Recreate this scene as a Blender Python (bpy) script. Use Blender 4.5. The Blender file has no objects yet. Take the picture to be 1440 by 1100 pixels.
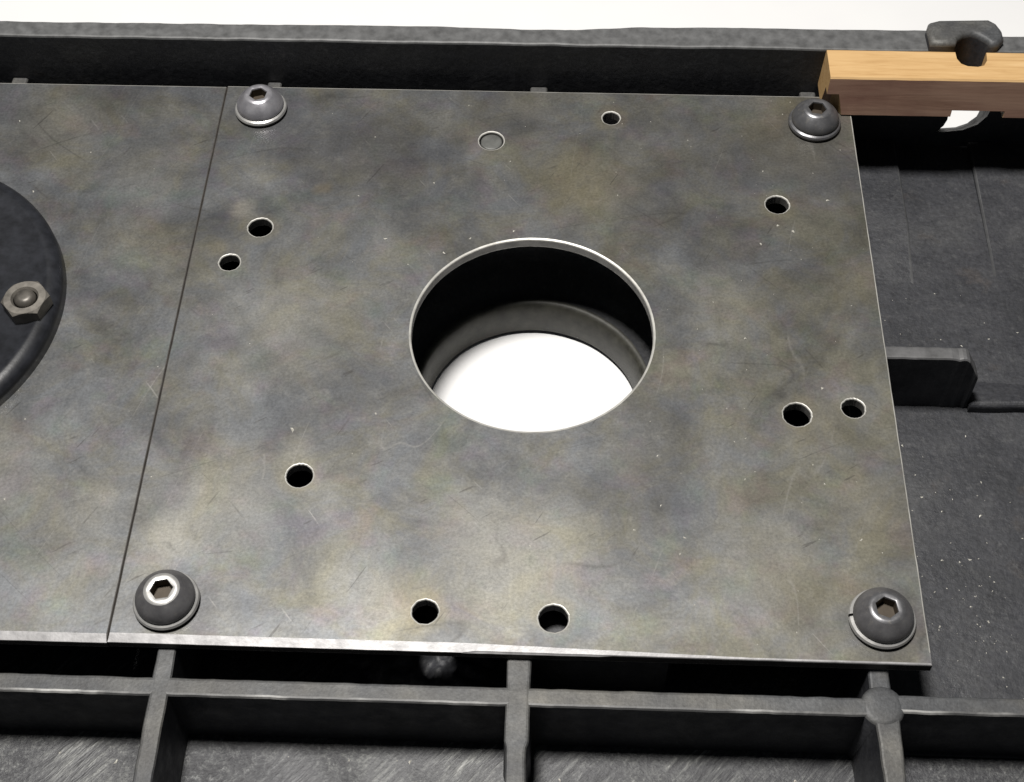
import bpy, bmesh, math, random
from mathutils import Vector, Matrix, noise
scene = bpy.context.scene
COL = scene.collection
MM = 0.001
rng = random.Random(7)

# ------------------------------------------------------------------ camera
cam = bpy.data.cameras.new('camera')
cam.sensor_width = 36.0; cam.sensor_fit = 'HORIZONTAL'; cam.lens = 50.066
cam.clip_start = 0.01; cam.clip_end = 50
camo = bpy.data.objects.new('camera', cam); COL.objects.link(camo)
Rw = [[0.999366975842425, 0.03468769587448338, -0.007900085473301406],
      [0.023676241837239216, -0.8142302331130238, -0.5800591030724154],
      [-0.026553402193140577, 0.5795048673131484, -0.8145360799819361]]
Cw = [0.0060169193973795086, -0.22173821294830134, 0.28570054475446]
camo.matrix_world = Matrix([[Rw[0][i], -Rw[1][i], -Rw[2][i], Cw[i]] for i in range(3)] + [[0, 0, 0, 1]])
scene.camera = camo
# ------------------------------------------------------------------ world: dim even room light
world = bpy.data.worlds.new('World'); scene.world = world; world.use_nodes = True
bg = world.node_tree.nodes['Background']
bg.inputs['Color'].default_value = (0.82, 0.92, 1.0, 1)
bg.inputs['Strength'].default_value = 0.04
# ------------------------------------------------------------------ the one lamp overhead
LAMP = (-0.11, 0.04, 0.86)
la = bpy.data.lights.new('ceiling_lamp', 'AREA'); la.shape = 'DISK'; la.size = 0.15
la.energy = 12.0; la.color = (1.0, 0.97, 0.92)
lo = bpy.data.objects.new('ceiling_lamp', la); COL.objects.link(lo)
lo.location = LAMP
lo.rotation_euler = (Vector((0.02, 0, 0)) - Vector(LAMP)).to_track_quat('-Z', 'Y').to_euler()
# ------------------------------------------------------------------ colour management
scene.render.engine = 'CYCLES'
scene.cycles.max_bounces = 6; scene.cycles.diffuse_bounces = 4; scene.cycles.glossy_bounces = 3
scene.cycles.caustics_reflective = False; scene.cycles.caustics_refractive = False
scene.view_settings.view_transform = 'Standard'; scene.view_settings.look = 'None'
scene.view_settings.exposure = 0.0; scene.view_settings.gamma = 1.0
scene.view_settings.use_curve_mapping = False

# ================================================================== materials
class NT:
    def __init__(s, name):
        m = bpy.data.materials.new(name); m.use_nodes = True
        s.m = m; s.t = m.node_tree; s.b = s.t.nodes['Principled BSDF']
        s.co = s.t.nodes.new('ShaderNodeTexCoord').outputs['Object']
        g = s.t.nodes.new('ShaderNodeNewGeometry'); s.pos = g.outputs['Position']; s.nrm = g.outputs['Normal']
    def link(s, a, b): s.t.links.new(a, b)
    def put(s, sock, v):
        if hasattr(v, 'is_output'): s.link(v, sock)
        else: sock.default_value = v
    def mapping(s, rot=(0, 0, 0), scale=(1, 1, 1), loc=(0, 0, 0), vec=None):
        n = s.t.nodes.new('ShaderNodeMapping'); s.link(vec or s.pos, n.inputs[0])
        n.inputs['Rotation'].default_value = rot; n.inputs['Scale'].default_value = scale
        n.inputs['Location'].default_value = loc
        return n.outputs[0]
    def streak(s, ang, length, loc=(0, 0, 0)):      # stretched along a direction in the xy plane
        n = s.t.nodes.new('ShaderNodeMapping'); n.vector_type = 'TEXTURE'; s.link(s.pos, n.inputs[0])
        n.inputs['Rotation'].default_value = (0, 0, ang); n.inputs['Scale'].default_value = (length, 1, 1)
        n.inputs['Location'].default_value = loc
        return n.outputs[0]
    def noise(s, scale, detail=4, rough=.55, vec=None, dist=0.0):
        n = s.t.nodes.new('ShaderNodeTexNoise'); s.link(vec or s.pos, n.inputs['Vector'])
        n.inputs['Scale'].default_value = scale; n.inputs['Detail'].default_value = detail
        n.inputs['Roughness'].default_value = rough; n.inputs['Distortion'].default_value = dist
        return n.outputs['Fac']
    def voro(s, scale, vec=None, feature='F1', out='Distance'):
        n = s.t.nodes.new('ShaderNodeTexVoronoi'); n.feature = feature
        s.link(vec or s.pos, n.inputs['Vector']); n.inputs['Scale'].default_value = scale
        return n.outputs[out]
    def ramp(s, fac, stops, interp='LINEAR'):
        n = s.t.nodes.new('ShaderNodeValToRGB'); s.link(fac, n.inputs[0]); n.color_ramp.interpolation = interp
        e = n.color_ramp.elements
        while len(e) < len(stops): e.new(0.5)
        for k, (p, c) in enumerate(stops):
            e[k].position = p; e[k].color = (c, c, c, 1) if isinstance(c, (int, float)) else (*c, 1)
        return n.outputs[0]
    def mix(s, fac, a, b, mode='MIX'):
        n = s.t.nodes.new('ShaderNodeMix'); n.data_type = 'RGBA'; n.blend_type = mode
        s.put(n.inputs[0], fac)
        for sock, v in ((n.inputs[6], a), (n.inputs[7], b)):
            s.put(sock, (*v, 1) if isinstance(v, tuple) and len(v) == 3 else v)
        return n.outputs[2]
    def math(s, op, a, b=0.0, c=None):
        n = s.t.nodes.new('ShaderNodeMath'); n.operation = op
        s.put(n.inputs[0], a); s.put(n.inputs[1], b)
        if c is not None: s.put(n.inputs[2], c)
        return n.outputs[0]
    def blob(s, x, y, r0, r1):       # 1 inside r0, 0 outside r1 (mm), a stain or painted shadow at a place on the metal
        n = s.t.nodes.new('ShaderNodeVectorMath'); n.operation = 'DISTANCE'
        s.link(s.warp(), n.inputs[0]); n.inputs[1].default_value = (x * MM, y * MM, 0)
        q = s.t.nodes.new('ShaderNodeMapRange'); q.interpolation_type = 'SMOOTHSTEP'
        s.link(n.outputs['Value'], q.inputs[0])
        q.inputs[1].default_value = r1 * MM; q.inputs[2].default_value = r0 * MM
        return q.outputs[0]
    def warp(s):
        if not hasattr(s, '_w'):
            n = s.t.nodes.new('ShaderNodeTexNoise'); s.link(s.pos, n.inputs['Vector'])
            n.inputs['Scale'].default_value = 110; n.inputs['Detail'].default_value = 3
            a = s.t.nodes.new('ShaderNodeVectorMath'); a.operation = 'MULTIPLY_ADD'
            s.link(n.outputs['Color'], a.inputs[0]); a.inputs[1].default_value = (.006,) * 3
            s.link(s.pos, a.inputs[2])
            b = s.t.nodes.new('ShaderNodeVectorMath'); b.operation = 'MULTIPLY_ADD'
            s.link(a.outputs[0], b.inputs[0]); b.inputs[1].default_value = (1, 1, 0); b.inputs[2].default_value = (-.003, -.003, 0)
            s._w = b.outputs[0]
        return s._w
    def bump(s, h, strength, dist, nrm=None):
        n = s.t.nodes.new('ShaderNodeBump'); s.link(h, n.inputs['Height'])
        n.inputs['Strength'].default_value = strength; n.inputs['Distance'].default_value = dist * MM
        if nrm: s.link(nrm, n.inputs['Normal'])
        return n.outputs[0]
    def done(s, col=None, rough=None, metal=None, nrm=None, spec=None):
        if col is not None: s.put(s.b.inputs['Base Color'], (*col, 1) if isinstance(col, tuple) else col)
        if rough is not None: s.put(s.b.inputs['Roughness'], rough)
        if metal is not None: s.put(s.b.inputs['Metallic'], metal)
        if spec is not None: s.put(s.b.inputs['Specular IOR Level'], spec)
        if nrm is not None: s.link(nrm, s.b.inputs['Normal'])
        return s.m

def mat_plate():
    n = NT('blotchy_steel')
    a = n.noise(32, 6, .68, None, .6)
    tone = n.ramp(a, [(.28, (.074, .075, .078)), (.43, (.108, .108, .107)), (.57, (.146, .146, .142)), (.76, (.20, .20, .196))])
    sh = n.t.nodes.new('ShaderNodeSeparateXYZ'); n.link(n.pos, sh.inputs[0])
    hue = n.noise(60, 4, .66, n.mapping(loc=(3, 1, 0)), .5)
    hue = n.math('MULTIPLY_ADD', sh.outputs[0], .55, hue)         # the plate is browner towards one side
    yel = n.ramp(hue, [(.47, 0.0), (.64, 1.0)])
    blu = n.ramp(hue, [(.35, 1.0), (.48, 0.0)])
    c = n.mix(n.math('MULTIPLY', yel, .62), tone, (1.09, 1.02, .74), 'MULTIPLY')
    c = n.mix(n.math('MULTIPLY', blu, .75), c, (.92, .97, 1.08), 'MULTIPLY')
    vio = n.ramp(n.noise(95, 3, .55, n.mapping(loc=(7, 4, 2))), [(.53, 0.0), (.66, 1.0)])
    c = n.mix(n.math('MULTIPLY', vio, .6), c, (1.06, .92, 1.02), 'MULTIPLY')
    grn = n.ramp(n.noise(80, 3, .55, n.mapping(loc=(1, 9, 6))), [(.56, 0.0), (.68, 1.0)])
    c = n.mix(n.math('MULTIPLY', grn, .6), c, (.92, 1.04, .93), 'MULTIPLY')
    for x, y, r0, r1, f, col in STAINS_SHADOWS:
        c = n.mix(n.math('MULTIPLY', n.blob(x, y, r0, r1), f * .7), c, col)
    sm = n.ramp(n.noise(230, 5, .7, n.streak(.75, 1.5), .5), [(.53, 0.0), (.74, 1.0)])
    c = n.mix(n.math('MULTIPLY', sm, .30), c, (.055, .055, .058))
    sm2 = n.ramp(n.noise(210, 5, .7, n.mapping(loc=(9, 9, 1)), .4), [(.54, 0.0), (.76, 1.0)])
    c = n.mix(n.math('MULTIPLY', sm2, .22), c, (.28, .272, .245))
    # short dark scuffs, a few pale ones
    for k, (ang, ln, sc, lo_, col, f) in enumerate(((.55, 8, 760, .665, (.04, .037, .035), .5), (1.05, 16, 900, .68, (.04, .037, .035), .5), (-.9, 14, 760, .70, (.30, .29, .275), .4))):
        q = n.ramp(n.noise(sc, 2, .5, n.streak(ang, ln, (k * .31, k * .17, 0))), [(lo_, 0.0), (lo_ + .04, 1.0)])
        mk = n.ramp(n.noise(48, 2, .5, n.mapping(loc=(k * 5, 2, 8))), [(.53, 0.0), (.62, 1.0)])
        c = n.mix(n.math('MULTIPLY', n.math('MULTIPLY', q, mk), f), c, col)
    # long thin curved scratches: thin level lines of a slow noise
    for k, (ang, ln, sc, wd, col, f) in enumerate(((.35, 6, 42, .0026, (.05, .048, .045), .42), (-.7, 7, 50, .0022, (.05, .046, .045), .38), (1.3, 5, 46, .002, (.27, .26, .245), .3))):
        q = n.math('ABSOLUTE', n.math('SUBTRACT', n.noise(sc, 1, .4, n.streak(ang, ln, (k * .5 + .11, k * .23, 0))), .5))
        q = n.ramp(q, [(0.0, 1.0), (wd, 0.0)])
        mk = n.ramp(n.noise(40, 3, .6, n.mapping(loc=(k * 3, 7, 3))), [(.52, 0.0), (.60, 1.0)])
        c = n.mix(n.math('MULTIPLY', n.math('MULTIPLY', q, mk), f), c, col)
    g = n.noise(1400, 2, .7)
    c = n.mix(1.0, c, n.ramp(g, [(.25, (.78, .78, .78)), (.75, (1.22, 1.22, 1.22))]), 'MULTIPLY')
    h = n.math('ADD', n.math('MULTIPLY', g, .22), n.noise(240, 3, .6))
    ro = n.ramp(n.noise(70, 4, .65, n.mapping(loc=(2, 2, 9))), [(.3, .36), (.7, .54)])
    return n.done(c, ro, .58, n.bump(h, .26, .10), .45)

def mat_edge():
    n = NT('worn_steel_edge')
    a = n.noise(160, 4, .6)
    c = n.ramp(a, [(.25, (.30, .29, .27)), (.55, (.52, .51, .48)), (.8, (.66, .65, .61))])
    return n.done(c, .45, .3, n.bump(n.noise(900, 3), .3, .08))

def mat_side():
    n = NT('sawn_steel_side')
    c = n.ramp(n.noise(220, 4, .6), [(.3, (.14, .137, .13)), (.7, (.27, .262, .25))])
    return n.done(c, .5, .4, n.bump(n.noise(500, 3), .4, .1))

def mat_cast(name='black_cast_iron', gain=1.0, bump=.5):
    n = NT(name)
    a = n.noise(45, 6, .6, None, .3)
    c = n.ramp(a, [(.25, tuple(gain * q for q in (.017, .018, .021))), (.5, tuple(gain * q for q in (.030, .031, .036))), (.75, tuple(gain * q for q in (.052, .053, .056)))])
    rust = n.ramp(n.noise(85, 5, .6, n.mapping(loc=(4, 4, 4))), [(.62, 0.0), (.75, 1.0)])
    c = n.mix(n.math('MULTIPLY', rust, .35), c, (.075, .058, .045))
    dust = n.ramp(n.noise(420, 5, .7), [(.55, 0.0), (.75, 1.0)])
    c = n.mix(n.math('MULTIPLY', dust, .30), c, (.13, .13, .13))
    g = n.noise(1100, 3, .65)
    c = n.mix(1.0, c, n.ramp(g, [(.25, (.65, .65, .65)), (.75, (1.4, 1.4, 1.4))]), 'MULTIPLY')
    h = n.math('ADD', n.math('MULTIPLY', n.noise(500, 5, .65), .6), n.noise(90, 3))
    return n.done(c, n.ramp(n.noise(200, 4), [(.3, .42), (.7, .66)]), 0.0, n.bump(h, bump, .40), .45)

def mat_cast_top():
    n = NT('rubbed_cast_iron')
    a = n.noise(130, 5, .6, None, .3)
    c = n.ramp(a, [(.25, (.055, .055, .058)), (.55, (.090, .091, .092)), (.8, (.15, .148, .145))])
    b = n.ramp(n.noise(40, 4, .6, n.mapping(loc=(3, 3, 3))), [(.4, (.8, .82, .86)), (.65, (1.15, 1.10, 1.0))])
    c = n.mix(1.0, c, b, 'MULTIPLY')
    g = n.noise(1300, 3, .65)
    c = n.mix(1.0, c, n.ramp(g, [(.25, (.70, .70, .70)), (.75, (1.3, 1.3, 1.3))]), 'MULTIPLY')
    h = n.math('ADD', n.math('MULTIPLY', g, .4), n.noise(240, 4, .6))
    return n.done(c, .55, .15, n.bump(h, .6, .22), .4)

def mat_ground_floor():
    n = NT('scored_cast_iron_floor')
    # rough sanding marks running across the floor of the front cells
    v = n.streak(.85, 7)
    st = n.noise(900, 4, .7, v, .1)
    sp = n.noise(850, 5, .75)
    mk = n.ramp(n.noise(28, 3, .6, n.mapping(loc=(1, 6, 2))), [(.42, 0.0), (.60, 1.0)])
    s2 = n.mix(mk, st, sp)
    c = n.ramp(s2, [(.36, (.022, .022, .026)), (.50, (.042, .043, .048)), (.61, (.10, .102, .103)), (.74, (.32, .32, .32))])
    t = n.ramp(n.noise(35, 4), [(.3, (.7, .7, .74)), (.7, (1.1, 1.1, 1.05))])
    c = n.mix(1.0, c, t, 'MULTIPLY')
    return n.done(c, .45, .2, n.bump(s2, .8, .28), .5)

def mat_white():
    n = NT('white_laminate')
    c = n.ramp(n.noise(30, 3), [(.3, (.745, .745, .755)), (.7, (.77, .77, .775))])
    return n.done(c, .5, 0.0, n.bump(n.noise(700, 2), .1, .05))

def mat_screw(name, lo_, hi_, rough, metal, dust):
    n = NT(name)
    c = n.ramp(n.noise(260, 4, .6, n.co), [(.3, lo_), (.7, hi_)])
    d = n.ramp(n.noise(700, 4, .7, n.co), [(.55, 0.0), (.7, 1.0)])
    c = n.mix(n.math('MULTIPLY', d, dust), c, (.33, .31, .27))
    return n.done(c, n.ramp(n.noise(400, 3, .5, n.co), [(.3, rough - .06), (.7, rough + .08)]), metal, n.bump(n.noise(900, 3, .6, n.co), .25, .08))

def mat_wood():
    n = NT('pale_oak')
    v = n.mapping(scale=(.07, 1, 1))
    gr = n.noise(620, 6, .7, v, .5)
    c = n.ramp(gr, [(.28, (.41, .24, .10)), (.46, (.52, .33, .15)), (.62, (.57, .375, .18)), (.8, (.62, .425, .22))])
    pore = n.ramp(n.noise(1500, 3, .6, n.mapping(scale=(.05, 1, 1), loc=(2, 2, 2))), [(.62, 0.0), (.74, 1.0)])
    c = n.mix(n.math('MULTIPLY', pore, .5), c, (.36, .20, .09))
    return n.done(c, .55, 0.0, n.bump(gr, .35, .15), .3)

def mat_wood_face():
    n = NT('reddish_front_oak')  # redder oak for the stick's front face
    v = n.mapping(scale=(.08, 1, 1))
    gr = n.noise(330, 6, .65, v, .5)
    c = n.ramp(gr, [(.28, (.33, .185, .13)), (.5, (.50, .31, .225)), (.78, (.62, .41, .30))])
    dk = n.ramp(n.noise(60, 4, .6, n.mapping(scale=(.4, 1, 1))), [(.5, 0.0), (.7, 1.0)])
    c = n.mix(n.math('MULTIPLY', dk, .5), c, (.26, .12, .10))
    return n.done(c, .55, 0.0, n.bump(gr, .35, .15), .3)

def mat_plain(name, col, rough=.5, metal=0.0, var=.25):
    n = NT(name)
    a = n.noise(300, 4, .6)
    c = n.ramp(a, [(.3, tuple(k * (1 - var) for k in col)), (.7, tuple(k * (1 + var) for k in col))])
    return n.done(c, rough, metal, n.bump(n.noise(700, 3), .3, .1))

# stains and painted screw shadows: x, y (mm), inner and outer radius, strength, colour
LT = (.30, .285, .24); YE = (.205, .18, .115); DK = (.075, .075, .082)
STAINS_SHADOWS = [(-77.5, 40.5, 1.0, 6.5, .75, LT), (-83, 25.5, .5, 4.5, .55, YE), (-81, -62.5, 1, 10, .60, LT),
          (-54, -37, .5, 7, .45, LT), (75, 60, 1, 14, .30, YE), (15, 52, 3, 22, .7, YE), (70, 74, 4, 24, .5, YE), (0, 84, 2, 12, .4, YE), (84, 20, 2, 14, .45, YE), (82, -50, 2, 16, .45, YE), (-58, 48, .5, 3.5, .6, (.26, .21, .12)),
          (70, -26, 3, 12, .50, YE), (-27, -77, 3, 13, .40, YE), (-60, 62, 3, 22, .55, DK), (-35, 55, 3, 24, .5, DK),
          (62, -72, 3, 18, .30, YE), (84, -86, 1, 7, .4, YE), (-48, -62, 2, 15, .30, DK), (40, 72, 2, 18, .3, DK), (80, 48, 3, 16, .35, DK),
          (-135, 72, 3, 22, .4, YE), (-105, 30, 2, 16, .35, YE), (-100, -55, 2, 14, .3, LT), (30, -40, 3, 22, .3, DK), (-10, -58, 2, 16, .3, LT),
          (-8, 80, 3, 20, .5, DK), (-45, 66, 4, 24, .55, DK), (55, 60, 4, 26, .55, DK), (80, 62, 3, 20, .5, DK), (35, 40, 3, 16, .35, DK), (-62, 40, 2, 18, .35, DK),
          (-60, 2, 4, 26, .35, LT), (-70, -50, 4, 22, .35, LT), (50, 12, 3, 16, .3, LT), (0, -66, 4, 24, .35, LT), (55, -62, 3, 18, .35, LT), (-130, -45, 4, 26, .4, LT), (-108, 55, 3, 18, .3, LT), (-120, 80, 2, 14, .4, DK)]
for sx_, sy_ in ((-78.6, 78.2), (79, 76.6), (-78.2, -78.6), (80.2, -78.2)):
    STAINS_SHADOWS += [(sx_ + .8, sy_ - .6, 7.6, 12.5, .6, DK), (sx_ - 5, sy_ + 8, 1, 6, .3, YE)]  # dark ring is the screw's painted contact shadow, yellow spot a stain
for hx_, hy_ in ((21.6, 77.8), (-72.8, 33.5), (66.4, 45.6), (66.2, -23.5), (80, -21.2), (-52.7, -44.5), (-20.5, -79.1), (8, -79.9)):
    STAINS_SHADOWS.append((hx_, hy_, 3.4, 6.5, .4, YE))
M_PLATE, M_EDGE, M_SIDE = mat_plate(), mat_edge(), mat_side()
M_CAST, M_TOP, M_FLOOR2 = mat_cast(), mat_cast_top(), mat_ground_floor()
M_WHITE = mat_white()
M_BED = mat_cast('rough_cast_iron_bed', 1.08, 1.0)
M_OXIDE = mat_screw('black_oxide_steel', (.12, .117, .124), (.21, .206, .213), .38, .55, .3)
M_SILVER = mat_screw('bare_silver_steel', (.42, .41, .45), (.66, .65, .69), .30, .75, .2)
M_DUSTY = mat_screw('dusty_dark_steel', (.12, .12, .127), (.20, .20, .21), .36, .6, .55)
M_RING = mat_screw('bright_spring_steel', (.40, .395, .39), (.64, .63, .615), .34, .6, .15)
M_SOCK = mat_plain('grimy_socket', (.060, .046, .032), .6, .3)
M_WOOD, M_WOODF = mat_wood(), mat_wood_face()
M_ENAMEL = mat_plain('black_enamel', (.017, .018, .022), .34, 0.0, .4)
M_NUT = mat_plain('grey_nut_steel', (.20, .185, .165), .42, .5, .4)
M_PLUG = mat_plain('grey_plug_steel', (.115, .117, .112), .5, .3, .25)
M_CHIP = mat_plain('pale_chip', (.62, .60, .54), .5, .1, .2)

# ================================================================== helpers
def link(name, me, mats=(), parent=None, loc=None):
    o = bpy.data.objects.new(name, me); COL.objects.link(o)
    if me is not None:
        have = [m for m in me.materials if m]
        if not have:
            for m in mats: me.materials.append(m)
    if parent is not None: o.parent = parent
    if loc is not None: o.location = [c * MM for c in loc]
    return o
def tag(o, label, cat, group=None, kind=None):
    if label: o['label'] = label
    if cat: o['category'] = cat
    if group: o['group'] = group
    if kind: o['kind'] = kind
    return o
def thing(name, label, cat, loc=(0, 0, 0), group=None):
    return tag(link(name, None, loc=loc), label, cat, group)
def mesh(name, v, f, mi=None, smooth=False):
    me = bpy.data.meshes.new(name); me.from_pydata([tuple(c * MM for c in p) for p in v], [], f)
    bm = bmesh.new(); bm.from_mesh(me); bmesh.ops.recalc_face_normals(bm, faces=bm.faces); bm.to_mesh(me); bm.free()
    if mi:
        for p, k in zip(me.polygons, mi): p.material_index = k
    if smooth:
        for p in me.polygons: p.use_smooth = True
    return me
def circle(cx, cy, r, n=32, jit=0.0, a0=0.0):
    return [(cx + (r + rng.uniform(-jit, jit)) * math.cos(a0 + 2 * math.pi * k / n), cy + (r + rng.uniform(-jit, jit)) * math.sin(a0 + 2 * math.pi * k / n)) for k in range(n)]
def evald(o):
    dg = bpy.context.evaluated_depsgraph_get(); dg.update()
    return bpy.data.meshes.new_from_object(o.evaluated_get(dg))
def sheet(name, loops, z0, z1, bev, res=2):
    """a flat plate with an outline and holes, edges eased; slots 0 top/bottom, 1 eased edge, 2 side"""
    cu = bpy.data.curves.new(name, 'CURVE'); cu.dimensions = '2D'; cu.fill_mode = 'BOTH'
    for lp in loops:
        s = cu.splines.new('POLY'); s.points.add(len(lp) - 1); s.use_cyclic_u = True
        for q, (x, y) in zip(s.points, lp): q.co = (x * MM, y * MM, 0, 1)
    cu.extrude = ((z1 - z0) / 2 - bev) * MM; cu.bevel_depth = bev * MM; cu.offset = -bev * MM; cu.bevel_resolution = res
    o = bpy.data.objects.new(name, cu); COL.objects.link(o)
    me = evald(o); bpy.data.objects.remove(o); bpy.data.curves.remove(cu)
    me.name = name
    for v in me.vertices: v.co.z += (z0 + z1) / 2 * MM
    me.materials.clear()
    for p in me.polygons:
        nz = abs(p.normal.z); p.material_index = 0 if nz > .985 else (1 if nz > .12 else 2)
        p.use_smooth = False
    return me
def boolean(me, cutters):
    """cut the given meshes out of me (applied)"""
    o = bpy.data.objects.new('work', me); COL.objects.link(o); tmp = []
    for c in cutters:
        k = bpy.data.objects.new('cut', c); COL.objects.link(k); tmp.append(k)
        md = o.modifiers.new('cut', 'BOOLEAN'); md.operation = 'DIFFERENCE'; md.object = k; md.solver = 'EXACT'
    r = evald(o)
    for k in tmp + [o]: bpy.data.objects.remove(k)
    return r
def lathe(name, prof, n=64, mi=None, closed=False):
    v, f, m = [], [], []
    for k in range(n):
        a = 2 * math.pi * k / n
        for r, z in prof: v.append((r * math.cos(a), r * math.sin(a), z))
    L = len(prof)
    for k in range(n):
        for j in range(L if closed else L - 1):
            f.append((k * L + j, k * L + (j + 1) % L, ((k + 1) % n) * L + (j + 1) % L, ((k + 1) % n) * L + j))
            m.append(mi[j] if mi else 0)
    return mesh(name, v, f, m, True)
def prism_path(name, stations, sect, mi, smooth=False):
    """sweep sections: stations -> list of rings of points (already 3d); mi per section edge"""
    L = len(sect[0]); v = [p for ring in sect for p in ring]; f, m = [], []
    for k in range(len(sect) - 1):
        for j in range(L):
            f.append((k * L + j, k * L + (j + 1) % L, (k + 1) * L + (j + 1) % L, (k + 1) * L + j)); m.append(mi[j])
    f.append(tuple(range(L))); m.append(0)
    f.append(tuple((len(sect) - 1) * L + j for j in reversed(range(L)))); m.append(0)
    return mesh(name, v, f, m, smooth)
def nz(x, y=0.0, z=0.0, s=1.0): return noise.noise(Vector((x * s, y * s, z * s)))
def rib_mesh(axis, c, s0, s1, width, zt, zb, seed, step=1.6, draft=1.0):
    """a cast rib with an uneven rubbed top: axis 'y' runs along y at x=c; width, zt may be functions of s"""
    n = max(2, int(abs(s1 - s0) / step)); rings = []
    W = width if callable(width) else (lambda s: width)
    Z = zt if callable(zt) else (lambda s: zt)
    for k in range(n + 1):
        s = s0 + (s1 - s0) * k / n
        w = W(s) / 2
        a = -w + .13 * nz(s, seed, 1, .25) + .07 * nz(s, seed, 2, 1.5); b = w + .13 * nz(s, seed, 5, .25) + .07 * nz(s, seed, 6, 1.5)
        z = Z(s) + .05 * nz(s, seed, 9, .5)
        pts = [(a - draft, zb), (a - .12, z - .45), (a + .18, z - .08), (a + .6, z), (b - .6, z), (b - .18, z - .08), (b + .12, z - .45), (b + draft, zb)]
        rings.append([(c + t, s, h) if axis == 'y' else (s, c + t, h) for t, h in pts])
    return prism_path('rib', None, rings, [0, 2, 2, 1, 1, 1, 0, 0] if axis == 'x' else [0, 1, 1, 1, 1, 1, 0, 0])

# ================================================================== setting: the white surface
ZT = -38.9
tv = [(-1500, -1200, ZT), (1500, -1200, ZT), (1500, 1500, ZT), (-1500, 1500, ZT)]
tb = link('white_table_surface', mesh('white_table_surface', tv, [(0, 1, 2, 3)]), [M_WHITE]); tb['kind'] = 'structure'

def mat_ribedge():
    n = NT('rubbed_rib_edge')
    c = n.ramp(n.noise(75, 4, .6, n.mapping(loc=(5, 5, 5))), [(.46, (.075, .075, .076)), (.56, (.15, .149, .147)), (.68, (.36, .358, .35))])
    return n.done(c, .5, .1, n.bump(n.noise(700, 3), .4, .12))
M_RIBEDGE = mat_ribedge()
# ================================================================== the cast base
ZF = -24.0
CX, CY = 1.2, .5
base = thing('cast_iron_base', 'black ribbed cast iron base lying underneath the two steel plates', 'machine base', (0, 0, ZT))
def bpart(name, me, mats):
    o = link(name, me, mats); o.parent = base; o.matrix_parent_inverse = Matrix.Translation((0, 0, -ZT * MM)); return o
# floor with the round opening of the well
fl = sheet('floor_panel', [[(-238, -60), (84, -60), (84, -99.5), (238, -99.5), (238, 94), (-238, 94)], circle(CX, CY, 49, 64)], ZF - 3.5, ZF, .3)
bpart('floor_panel', fl, [M_BED, M_BED, M_CAST])
fl2 = sheet('front_floor_panel', [[(-238, -184), (238, -184), (238, -99.6), (83.9, -99.6), (83.9, -60.1), (-238, -60.1)]], ZF - 3.5, ZF, .3)
bpart('front_floor_panel', fl2, [M_FLOOR2, M_FLOOR2, M_CAST])
M_TOP2 = mat_plain('scuffed_pad_edge', (.055, .056, .059), .5, .0, .3)
# two thin raised pads either side of a shallow channel below the bearing
for x0, x1 in ((87, 108.5), (130.5, 170)):
    pl = [(x0, 40), (x1 - 1, 38), (x1, 60), (x1, 93.9), (x0, 93.9)]
    pm_ = sheet('floor_pad', [pl], ZF - .5, ZF + 1.9, .7)
    for q in pm_.vertices:
        if q.co.y < .05: q.co.z = min(q.co.z, (ZF - .06) * MM)
    bpart('floor_pad', pm_, [M_BED, M_TOP2, M_BED])
front_line = [(116 + 4 * k, -4.6 + .7 * nz(116 + 4 * k, 2, 2, .15)) for k in range(31)]
sp = sheet('floor_pad', [front_line + [(238, 30), (170, 33), (140, 28), (117, 6)]], ZF - 1.5, ZF + 3.2, 1.3, 3)
for q in sp.vertices:
    if q.co.y > .004: q.co.z = min(q.co.z, (ZF - .06) * MM)
bpart('floor_pad', sp, [M_BED, M_BED, M_BED])
# well
prof = [(51.5, ZF - 3), (50.5, -3.1), (50, -3.02), (47.6, -3.02), (47.2, -3.3), (46.8, -19), (45.2, -22.0), (42, -23.8), (36.0, -26.2), (33.2, -27.6), (32.5, -27.3), (31.3, -27.6), (30.6, -28.6), (29.9, -30.6), (29.4, -37.5), (29.7, -37.9), (34, -37.9), (42, -31)]
me = lathe('well_ring', prof, 96, [0, 1, 1, 0, 0, 0, 0, 0, 0, 0, 2, 2, 2, 2, 0, 0, 0, 0], closed=True)
for v in me.vertices:
    a = math.atan2(v.co.y, v.co.x); k = 1 + .006 * nz(math.cos(a) * 3, math.sin(a) * 3, v.co.z * 200)
    if v.co.z < -.01: v.co.x *= k; v.co.y *= k
    v.co.x += CX * MM; v.co.y += CY * MM
M_RINGW = mat_plain('greasy_olive_bore', (.036, .035, .028), .5, .1, .5)
bpart('well_ring', me, [M_CAST, M_TOP, M_RINGW])
# ribs that run front to back
dip = lambda s: -3.03 - 5.5 * max(0, min(1, (80 - abs(s)) / 8)) if abs(s) < 80 else -3.03
for i, (x, w) in enumerate(((-153, 4.4), (-77.2, 3.9), (78.9, 4.3))):
    if i == 2:
        bpart('rib', rib_mesh('y', x + .2, -92.6, 93.2, w, lambda s: dip(s) - (.5 if s < -88 else 0), ZF - 1, 11 + i), [M_CAST, M_TOP, M_RIBEDGE])
        wf = lambda s: 3.9 + 1.2 * max(0, min(1, (s + 120) / 20))
        bpart('rib', rib_mesh('y', x + .9, -184, -99.0, wf, -3.1, ZF - 1, 31 + i, draft=1.6), [M_CAST, M_TOP, M_RIBEDGE])
    else:
        bpart('rib', rib_mesh('y', x, -184, 93.2, w, dip, ZF - 1, 11 + i, draft=.8), [M_CAST, M_TOP, M_RIBEDGE])
wm = lambda s: 4.1 + (.9 if s > -108 else 0)
bpart('rib', rib_mesh('y', .7, -184, -49.6, wm, dip, ZF - 1, 21, draft=.6), [M_CAST, M_TOP, M_RIBEDGE])
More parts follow.
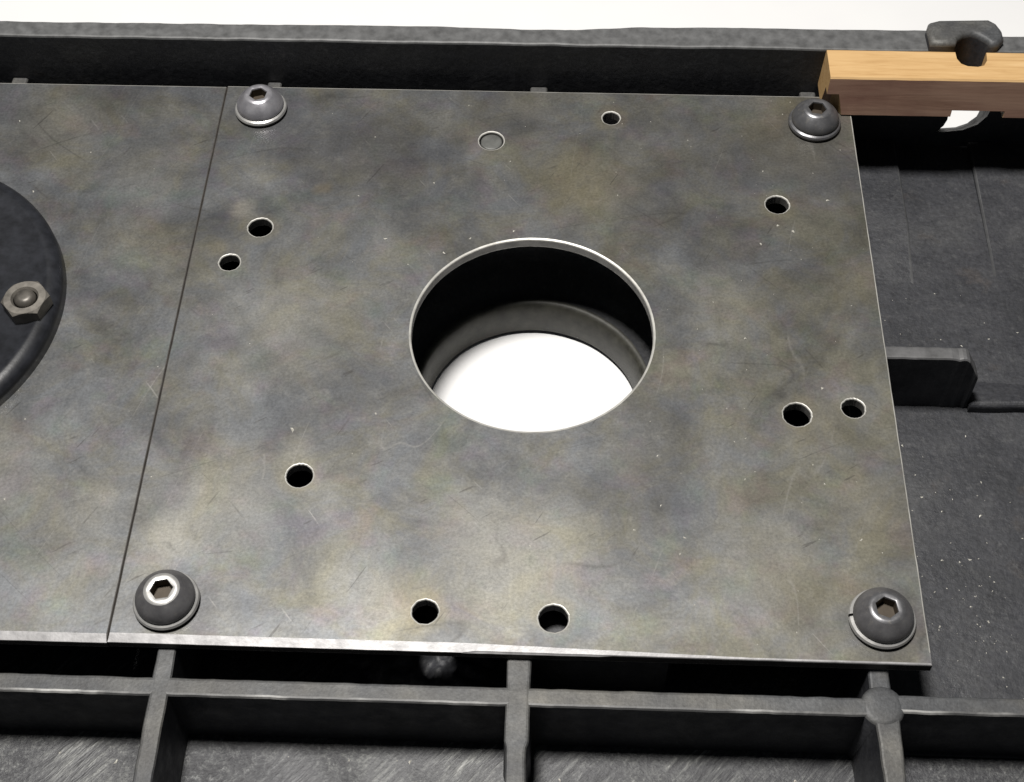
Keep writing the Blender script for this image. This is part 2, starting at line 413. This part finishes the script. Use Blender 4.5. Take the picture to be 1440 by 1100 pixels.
bpart('rib', rib_mesh('y', .7, 50.6, 93.2, 4.6, dip, ZF - 1, 22, draft=.6), [M_CAST, M_TOP, M_RIBEDGE])
gu = sheet('light_block', [[(2.6, -84.5), (15, -85.5), (34, -85.5), (36, -80), (30, -66), (2.6, -60)]], ZF - 1, -8.6, 1.2, 3)  # added block under the plate, hides light falling through the small hole
bpart('light_block', gu, [M_CAST, M_CAST, M_CAST])
v, f = [], []
for j in range(41):
    for i in range(41):
        x = -42 + 38 * i / 40; y = -94.5 + 30 * j / 40
        e = max(0, 1 - ((x + 23) / 19) ** 2) * max(0, 1 - ((y + 79.5) / 15) ** 2)
        h = 4.5 * e + (1.5 * nz(x, y, 2, .35) + .9 * nz(x, y, 5, .9) + .5 * nz(x, y, 8, 2.0)) * min(1, 3 * e)
        v.append((x, y, ZF - .35 + h))
for j in range(40):
    for i in range(40): f.append((j * 41 + i, j * 41 + i + 1, (j + 1) * 41 + i + 1, (j + 1) * 41 + i))
bpart('added_hump', mesh('added_hump', v, f, None, True), [M_BED])  # added rough hump, breaks up the round light spot from the hole above
# cross ribs
bpart('cross_rib', rib_mesh('x', -97.2, -238, 75.4, 4.0, -3.06, ZF - 1, 41, draft=.5), [M_CAST, M_TOP, M_RIBEDGE])
bpart('cross_rib', rib_mesh('x', -96.3, 82.6, 238, 3.9, -3.06, ZF - 1, 42, draft=.5), [M_CAST, M_TOP, M_RIBEDGE])
def endz(s): return -3.4 + (0 if s < 108 else .9 * nz(s, 3, 3, .9)) - (0 if s < 111.5 else 1.5 * (s - 111.5) ** 1.15)
M_DIM = mat_plain('scuffed_cast_iron', (.090, .090, .093), .55, .0, .35)
bpart('cross_rib', rib_mesh('x', -1.0, 51.5, 115.8, lambda s: 3.7 + (0 if s < 109 else 1.6 * nz(s, 9, 1, .8)), endz, ZF - 1, 43, step=.9, draft=.4), [M_CAST, M_DIM, M_DIM])
# round boss where ribs meet
bm_ = lathe('round_boss', [(0, -2.98), (3.2, -2.98), (4.2, -3.1), (4.7, -3.6), (5.2, ZF - 1)], 32, [1, 1, 1, 0])
for q in bm_.vertices:
    q.co.x += 79.1 * MM; q.co.y += -96.9 * MM
bpart('round_boss', bm_, [M_CAST, M_TOP, M_RIBEDGE])

# back wall with rubbed top, a bearing lump and a ragged opening under it
def outer(x):
    pts = [(-240, 100.3), (-155, 100.3), (-93, 100.7), (-32, 101.3), (-8, 100.7), (5, 100.6), (19, 101.5), (30, 102.4), (50, 102.7), (111, 103.0), (134, 101.0), (240, 100.6)]
    for (a, p), (b, q) in zip(pts, pts[1:]):
        if a <= x <= b: t = (x - a) / (b - a); t = t * t * (3 - 2 * t); return p + (q - p) * t
    return 100.5
rings = []
n = 300
for k in range(n + 1):
    x = -238 + 476 * k / n
    o_ = outer(x) + .22 * nz(x, 1, 0, .12) + .10 * nz(x, 7, 0, .6)
    i_ = 93.4 + .16 * nz(x, 3, 0, .1) + .10 * nz(x, 4, 0, .7)
    zt = 13.0 + .15 * nz(x, 5, 0, .1)
    rings.append([(x, i_ + .5, ZT), (x, i_, zt - .6), (x, i_ + .18, zt - .15), (x, i_ + .7, zt), (x, o_ - 1.4, zt - .05), (x, o_ - .5, zt - .4), (x, o_, zt - 1.3), (x, o_ + .8, ZT)])
wall = prism_path('back_wall', None, rings, [0, 1, 1, 1, 1, 1, 0, 0])
back = [(125.3, -13.0), (133.6, -13.6), (133.2, -18.2), (131.2, -20.8), (128.4, -22.4), (124.2, -23.0), (125.3, -20.8), (125.7, -19.0)]
front = [(120.5, -3.5), (134.5, -3.5), (133.5, -10), (131.5, -13.5), (127.5, -16.0), (119.0, -17.4), (121.0, -14.5), (121.6, -11.9)]
cv = [(x, 92.0, z) for x, z in front] + [(x + .2, 104.2, z - 3.6) for x, z in back]
K = len(front)
cf = [tuple(range(K)), tuple(reversed(range(K, 2 * K)))] + [(k, (k + 1) % K, K + (k + 1) % K, K + k) for k in range(K)]
gv = [(116.9, 92.0), (117.2, 93.8), (118.0, 95.6), (119.8, 97.6), (122.2, 98.4), (124.8, 97.6), (126.9, 95.2), (127.7, 93.6), (127.9, 92.0)]
G = len(gv)
gm = mesh('cut', [(x, y, -1.8) for x, y in gv] + [(x, y, 18) for x, y in gv], [tuple(range(G)), tuple(reversed(range(G, 2 * G)))] + [(k, (k + 1) % G, G + (k + 1) % G, G + k) for k in range(G)])
wall = boolean(wall, [mesh('cut', cv, cf), gm])
M_RAIL = mat_plain('grey_worn_rail', (.112, .113, .115), .45, .1, .35)
bpart('back_wall', wall, [M_CAST, M_RAIL])
lump = [(110.4, 93.3), (117.6, 93.3), (118.4, 95.0), (120.2, 96.9), (122.2, 97.6), (124.4, 96.9), (126.4, 94.6), (127.2, 93.3), (129.6, 93.6), (131.6, 96.2), (131.7, 99.6), (130.4, 102.4), (128.2, 103.9), (114.0, 103.6), (111.4, 102.6), (110.4, 100.0)]
lm_ = sheet('bearing_lump', [lump], -2.0, 16.3, 1.7, 4)
for q in lm_.vertices:
    x, y, z = q.co.x / MM, q.co.y / MM, q.co.z / MM
    d = .45 * nz(x, y, z, .28) + .15 * nz(x, y, z, 1.1)
    q.co.x += d * MM; q.co.z += (.35 * nz(x, y, 9, .2) + .5 * d) * MM * (z > 5)
for p in lm_.polygons: p.use_smooth = p.material_index != 0
bpart('bearing_lump', lm_, [M_TOP, M_TOP, M_CAST])
# skirts on the other sides
for nm, q in (('front_wall', [(-240, -190), (240, -190), (240, -184.2), (-240, -184.2)]),
              ('side_wall', [(-245, -190), (-238.2, -190), (-238.2, 101), (-245, 101)]),
              ('side_wall', [(238.2, -190), (245, -190), (245, 101), (238.2, 101)])):
    bpart(nm, sheet(nm, [q], ZT, 0, .5), [M_TOP, M_TOP, M_CAST])

# ================================================================== steel plates
HOLES = [(21.6, 77.8, 2.45), (-72.8, 33.5, 3.2), (-79.2, 21.0, 2.7), (66.4, 45.6, 3.1), (66.2, -23.5, 3.35), (80.0, -21.2, 2.75), (-52.7, -44.5, 3.15), (-20.5, -79.1, 2.9), (8.0, -79.9, 3.3)]
PLUG = (-12.1, 67.8)
def edge_poly(pts, step=3.0, amp=.06, seed=0):
    out = []
    for (a, b), (c, d) in zip(pts, pts[1:] + pts[:1]):
        n = max(1, int(math.hypot(c - a, d - b) / step))
        for k in range(n):
            t = k / n; x = a + (c - a) * t; y = b + (d - b) * t
            j = amp if k else 0
            out.append((x + j * nz(x, y, seed, .5), y + j * nz(x, y, seed + 5, .5)))
    return out
W1 = lambda x: 1.25 - 1.1 * max(0, min(1, (x + 10) / 60))
W2 = lambda x: 1.2
def inset(poly, w): return [(x, y + 1.35 * w(x)) if y < -87.5 else (x, y) for x, y in poly]
outline = edge_poly([(-89.97, -88.35), (90.1, -88.6), (90.0, 88.2), (-89.97, 88.2)], seed=3)
outline = inset(outline, W1)
loops = [outline, circle(1.15, .5, 30.95, 128, .02)] + [circle(x, y, r, 44, .08) for x, y, r in HOLES] + [circle(*PLUG, 3.45, 40, .04)]
pm = sheet('steel_plate', loops, -3.0, 0.0, .36, 2)
def soften(me, w):
    # the front edge is rolled over to a gentle slope, wider towards the seam; outer sides and the seam stay dark
    t = max(v.co.z for v in me.vertices)
    for v in me.vertices:
        k = w(v.co.x / MM)
        if v.co.y < (-88.0 + 1.35 * k) * MM and v.co.z < t - 2e-6:
            v.co.y -= 1.35 * k * MM
            if v.co.z > -.0010:
                v.co.z -= .34 * k * MM
                if v.co.z > -.0006: v.co.y += .25 * k * MM
    for p in me.polygons:
        x, y, z = p.center
        if len(p.vertices) > 8: continue
        if abs(x + .09) < .0007 and p.material_index: p.material_index = 3
        elif p.material_index == 2 and (abs(y) > .0875 or abs(x) > .0893): p.material_index = 3
        elif y < -.0862 and z > -.0012 and abs(p.normal.z) < .9995: p.material_index = 4
soften(pm, W1)
for v in pm.vertices:                    # the rim of the big hole is broken to a wider slope
    dx, dy = v.co.x - .00115, v.co.y - .0005; r = math.hypot(dx, dy)
    if r < .0325 and v.co.z < -1e-6:
        k = (r - .00025) / r; v.co.x = .00115 + dx * k; v.co.y = .0005 + dy * k
        if v.co.z > -.001: v.co.z -= .00012
M_STRIP = mat_plain('rolled_bright_edge', (.33, .325, .33), .42, .45, .28)
M_DARKSIDE = mat_plain('shade_dark_side', (.045, .040, .036), .6, .1, .3)  # outer plate sides coloured dark, their shade painted in; also on the seam
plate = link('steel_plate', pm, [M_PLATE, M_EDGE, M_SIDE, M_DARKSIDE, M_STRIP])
tag(plate, 'square blotchy grey steel plate with large round centre hole and ten small holes', 'steel plate')
outl = edge_poly([(-262, -88.6), (-90.0, -88.5), (-90.0, 88.0), (-262, 88.0)], seed=8)
pl2 = sheet('steel_plate', [inset(outl, W2), circle(-168, 1, 33, 96)], -3.0, -.12, .36, 2)
soften(pl2, W2)
plate2 = link('steel_plate', pl2, [M_PLATE, M_EDGE, M_SIDE, M_DARKSIDE, M_STRIP])
tag(plate2, 'blotchy grey steel plate carrying the black round flange, beyond the thin seam', 'steel plate')
# plug set into one of the holes
pg = lathe('hole_plug', [(0, -.42), (2.6, -.42), (3.0, -.5), (3.02, -2.9), (0, -2.9)], 32)
plug = link('hole_plug', pg, [M_PLUG], loc=(PLUG[0], PLUG[1], 0))
tag(plug, 'flat grey round plug sunk in a small hole of the steel plate', 'plug')

# ================================================================== black flange and its nut on the other plate
FC = (-169.5, 2.0)
fp = [(32.4, -2.0), (32.4, 4.0), (32.9, 4.9), (34.5, 5.2), (44.2, 4.6), (45.8, 5.1), (46.8, 5.2), (48.9, 4.1), (49.5, 3.4), (49.7, 2.6), (49.9, -.08), (32.9, -.08), (32.9, -2.0)]
fo = link('round_flange', lathe('round_flange', fp, 160, None, True), [M_ENAMEL], loc=(FC[0], FC[1], 0))
tag(fo, 'black enamelled round flange with raised rim bolted onto steel plate', 'flange')
def hexnut():
    r = 6.1; H = 3.8; n = 6; v, f = [], []
    hexp = [(r * math.cos(math.radians(60 * k + 12)), r * math.sin(math.radians(60 * k + 12))) for k in range(6)]
    N = 36; rings = []
    def hx(a):   # hexagon radius at angle
        t = (a - math.radians(12)) % (math.pi / 3) - math.pi / 6
        return r * math.cos(math.pi / 6) / math.cos(t)
    for fac, z in (('h', 0), ('h', H - .9), ('c', H), ('i', H), ('j', H - .7), ('j', .5)):
        ring = []
        for k in range(N):
            a = math.radians(12) + 2 * math.pi * k / N; q = hx(a)
            zz = z
            if fac == 'h' and z > 1: zz = H - .15 - max(0, q - 5.35) * .7
            rr = q if fac == 'h' else {'c': min(q, 5.25), 'i': 3.5, 'j': 3.05}[fac]
            ring.append((rr * math.cos(a), rr * math.sin(a), zz))
        rings.append(ring)
    v = [p for g in rings for p in g]
    for a in range(len(rings) - 1):
        for k in range(N): f.append((a * N + k, a * N + (k + 1) % N, (a + 1) * N + (k + 1) % N, (a + 1) * N + k))
    f.append(tuple(reversed(range(N))))
    return mesh('hex_nut', v, f)
nut = link('hex_nut', hexnut(), [M_NUT], loc=(-126.6, .8, 4.75))
tag(nut, 'worn grey hexagon nut on the black round flange', 'nut')
st = lathe('stud', [(0, 4.7), (1.3, 4.75), (2.1, 4.5), (2.6, 3.9), (2.75, 3.2), (2.8, .1), (0, .1)], 24)
link('stud', st, [mat_plain('dark_stud_steel', (.105, .096, .085), .42, .4, .45)], parent=nut)

# ================================================================== screws and spring washers
def screw_mesh():
    N = 48; v, f, m = [], [], []
    H = 5.6
    prof = [(6.2, .0), (6.6, .25), (6.65, .6), (6.45, 1.4), (6.0, 2.25), (5.3, 3.05), (4.6, 3.8), (4.0, 4.3), (3.55, 4.55), (3.1, 4.62)]
    rings = [[(r * math.cos(2 * math.pi * k / N), r * math.sin(2 * math.pi * k / N), z) for k in range(N)] for r, z in prof]
    def hx(a, r):
        t = a % (math.pi / 3) - math.pi / 6
        return r * math.cos(math.pi / 6) / math.cos(t)
    for rad, z in ((2.62, 4.48), (2.5, 4.1), (2.5, 1.7)):
        rings.append([(hx(2 * math.pi * k / N, rad) * math.cos(2 * math.pi * k / N), hx(2 * math.pi * k / N, rad) * math.sin(2 * math.pi * k / N), z) for k in range(N)])
    for g in rings: v += g
    for a in range(len(rings) - 1):
        for k in range(N):
            f.append((a * N + k, a * N + (k + 1) % N, (a + 1) * N + (k + 1) % N, (a + 1) * N + k)); m.append(2 if a in (7, 8, 9) else (1 if a >= 11 else 0))
    f.append(tuple((len(rings) - 1) * N + k for k in range(N))); m.append(1)
    f.append(tuple(reversed(range(N)))); m.append(0)
    me = mesh('cap_screw', v, f, m)
    for p in me.polygons: p.use_smooth = p.center.z < .00575 and p.material_index in (0, 2) and len(p.vertices) == 4
    return me
def washer_mesh(ro=7.4, ri=4.2, t=1.98, split=True, lift=.25):
    N = 72; prof = [(ro - .7, 0), (ro - .15, .5), (ro, t - .85), (ro - .25, t - .3), (ro - .8, t), (ri, t), (ri, 0)]
    v, f = [], []; L = len(prof); gap = math.radians(5)
    for k in range(N + 1):
        a = gap / 2 + (2 * math.pi - gap) * k / N; dz = lift * (k / N - .5) ** 3
        for r, z in prof: v.append((r * math.cos(a), r * math.sin(a), max(0, z + dz)))
    for k in range(N):
        for j in range(L): f.append((k * L + j, k * L + (j + 1) % L, (k + 1) * L + (j + 1) % L, (k + 1) * L + j))
    f.append(tuple(range(L))); f.append(tuple(N * L + j for j in reversed(range(L))))
    me = mesh('spring_washer', v, f)
    for p in me.polygons:
        p.use_smooth = False; p.material_index = 0 if p.center.z > (t - .9) * MM else 1
    return me
SM, WM = screw_mesh(), washer_mesh()
SCREWS = [(-78.6, 78.2, M_SILVER, M_RING, M_SILVER, 1.5, 20, 'bare silver', 'by the seam near the back wall'),
          (79.0, 76.6, M_DUSTY, M_DUSTY, M_DUSTY, 2.4, 50, 'dusty dark', 'touching the end of the wooden stick'),
          (-78.2, -78.6, M_OXIDE, M_RING, M_RING, 1.7, 12, 'black', 'by the seam over the open ribs'),  # pale socket rim paints in the lamp's highlight
          (80.2, -78.2, M_OXIDE, M_RING, M_DUSTY, 3.1, 38, 'black', 'at the plate corner over the round boss')]
def split_by_slot(me, k, name):
    v = [tuple(c / MM for c in q.co) for q in me.vertices]; f, used = [], {}
    vv = []
    for p in me.polygons:
        if p.material_index != k: continue
        for i in p.vertices:
            if i not in used: used[i] = len(vv); vv.append(v[i])
        f.append(tuple(used[i] for i in p.vertices))
    r = bpy.data.meshes.new(name); r.from_pydata([tuple(c * MM for c in q) for q in vv], [], f)
    for p in r.polygons: p.use_smooth = (k != 1 and len(p.vertices) == 4)
    return r
HEAD, SOCK, RIM = (split_by_slot(SM, k, nm) for k, nm in ((0, 'head'), (1, 'hexagon_socket'), (2, 'socket_rim')))
M_WSIDE = mat_plain('shaded_washer_side', (.05, .047, .045), .5, .3, .3)  # washer sides coloured dark to paint in their shade
for x, y, ms, mw, mr, wa, sa, cname, place in SCREWS:
    w = WM.copy(); w.materials.append(mw); w.materials.append(M_WSIDE)
    wo = link('spring_washer', w, [], loc=(x, y, .02)); wo.rotation_euler.z = wa
    tag(wo, 'split spring washer under the %s screw %s' % (cname, place), 'washer', 'washers under the plate screws')
    so = thing('cap_screw', '%s button head screw with hexagon socket, %s' % (cname, place), 'screw', (x, y, 2.0), 'screws at the plate corners')
    so.rotation_euler.z = math.radians(sa)
    for src, mm_ in ((HEAD, ms), (SOCK, M_SOCK), (RIM, mr)):
        q = src.copy(); q.name = src.name; q.materials.append(mm_)
        link(src.name.split('.')[0], q, [], parent=so)

# ================================================================== wooden stick
sx0, sx1, sy0, sy1, sz0, sz1 = 81.6, 215, 80.35, 93.35, .08, 13.2
N = 60; rings = []
for k in range(N + 1):
    x = sx0 + (sx1 - sx0) * k / N
    b = .45; j = .06 * nz(x, 2, 0, .3)
    y0, y1, z0, z1 = sy0 + j, sy1, sz0, sz1 + j
    sh = (lambda z: -1.3 * (1 - (z - sz0) / 13) if k == 0 else 0)
    t_ = 1.15
    r_ = [(y0 + b, z0), (y0, z0 + b), (y0 + t_, z1 - b), (y0 + b + t_, z1), (y1 - b, z1), (y1, z1 - b), (y1, z0 + b), (y1 - b, z0)]
    rings.append([(x + (.35 if (k == 0 and i in (2, 3, 4, 5)) else 0), y, z) for i, (y, z) in enumerate(r_)])
stick = prism_path('wooden_stick', None, rings, [0] * 8)
def boxm(x0, x1, y0, y1, z0, z1):
    v = [(x, y, z) for x in (x0, x1) for y in (y0, y1) for z in (z0, z1)]
    return mesh('cut', v, [(0, 1, 3, 2), (4, 6, 7, 5), (0, 4, 5, 1), (2, 3, 7, 6), (0, 2, 6, 4), (1, 5, 7, 3)])
notch = [(117.9, 94.5), (118.0, 90.2), (118.9, 88.2), (120.6, 87.2), (123.4, 87.0), (125.2, 87.6), (126.3, 89.6), (126.8, 94.5)]
cut1 = sheet('cut', [notch], 3.3, 15, .02, 0)
bmx = bmesh.new(); bmx.from_mesh(cut1); bmesh.ops.remove_doubles(bmx, verts=bmx.verts, dist=1e-6); bmesh.ops.recalc_face_normals(bmx, faces=bmx.faces); bmx.to_mesh(cut1); bmx.free()
cyl = [(79.0 + 8.9 * math.cos(2 * math.pi * k / 40), 77.2 + 8.9 * math.sin(2 * math.pi * k / 40)) for k in range(40)]
cut2v = [(x, y, -1) for x, y in cyl] + [(79 + (x - 79) * .82, 77.2 + (y - 77.2) * .82, 7.6) for x, y in cyl]
cut2 = mesh('cut', cut2v, [tuple(range(40)), tuple(reversed(range(40, 80)))] + [(k, (k + 1) % 40, 40 + (k + 1) % 40, 40 + k) for k in range(40)])
stick = boolean(stick, [cut1, cut2, boxm(117.8, 132.6, 80.0, 94.0, -1, 2.7)])
stick.materials.clear()
for p in stick.polygons: p.material_index = 1 if p.normal.y < -.8 else 0
wo = link('wooden_stick', stick, [M_WOOD, M_WOODF])
tag(wo, 'square wooden stick with notches lying along the back wall of the cast base', 'wooden stick')

# ================================================================== metal chips and dust grains scattered about
def on_plate(x, y):
    if x > 89 or abs(y) > 87 or abs(x + 90) < 1.2 or x < -172: return False
    if math.hypot(x - 1.15, y - .5) < 31.8: return False
    if math.hypot(x - FC[0], y - FC[1]) < 52: return False
    if any(math.hypot(x - a, y - b) < r + 1 for a, b, r in HOLES): return False
    if any(math.hypot(x - q[0], y - q[1]) < 8.6 for q in SCREWS): return False
    if x > 79 and y > 79: return False
    return True
v, f = [], []
def chip(x, y, z, s):
    b = len(v); a = rng.uniform(0, 6.28); e = rng.uniform(.9, 2.6)
    for px, py, pz in ((-1, -.5, 0), (1, -.6, 0), (.3, .7, 0), (.1, 0, .8), (-.4, .5, .35)):
        px *= e * .7
        v.append((x + s * (px * math.cos(a) - py * math.sin(a)), y + s * (px * math.sin(a) + py * math.cos(a)), z + s * pz))
    for t in ((0, 1, 3), (1, 2, 3), (2, 4, 3), (4, 0, 3), (0, 2, 1), (0, 4, 2)): f.append(tuple(b + i for i in t))
placed = 0
while placed < 120:
    x, y = rng.uniform(-170, 88), rng.uniform(-86, 86)
    if rng.random() > .35 + .65 * (x > 20): continue
    if on_plate(x, y): chip(x, y, .0 if x > -90 else -.12, rng.choice((.1, .12, .15, .17, .22, .32))); placed += 1
for k in range(190):
    x, y = rng.uniform(95, 150), rng.uniform(-92, 78)
    if abs(y + 2) < 10 or y > 36: continue
    chip(x, y, ZF + .02, rng.choice((.1, .14, .18, .22, .36)))
for k in range(30):
    x, y = rng.gauss(108, 5), rng.gauss(-62, 6)
    if x > 95: chip(x, y, ZF + .02, rng.choice((.1, .12, .16, .28)))
for k in range(60):
    x, y = rng.uniform(-140, 130), rng.uniform(-125, -104)
    if min(abs(x + 77), abs(x - .7), abs(x - 79.5)) < 5: continue
    chip(x, y, ZF + .02, rng.choice((.15, .2, .3, .4)))
for x, y, s in ((55, -.5, .6), (-56, -31.5, .5), (73, -15.5, .55), (70, 36, .4), (66, 38, .4), (78, -58, .3)): chip(x, y, 0, s)
co = link('metal_chips', mesh('metal_chips', v, f), [M_CHIP])
tag(co, 'pale metal chips and dust grains scattered over plates and casting', 'metal chips', kind='stuff')
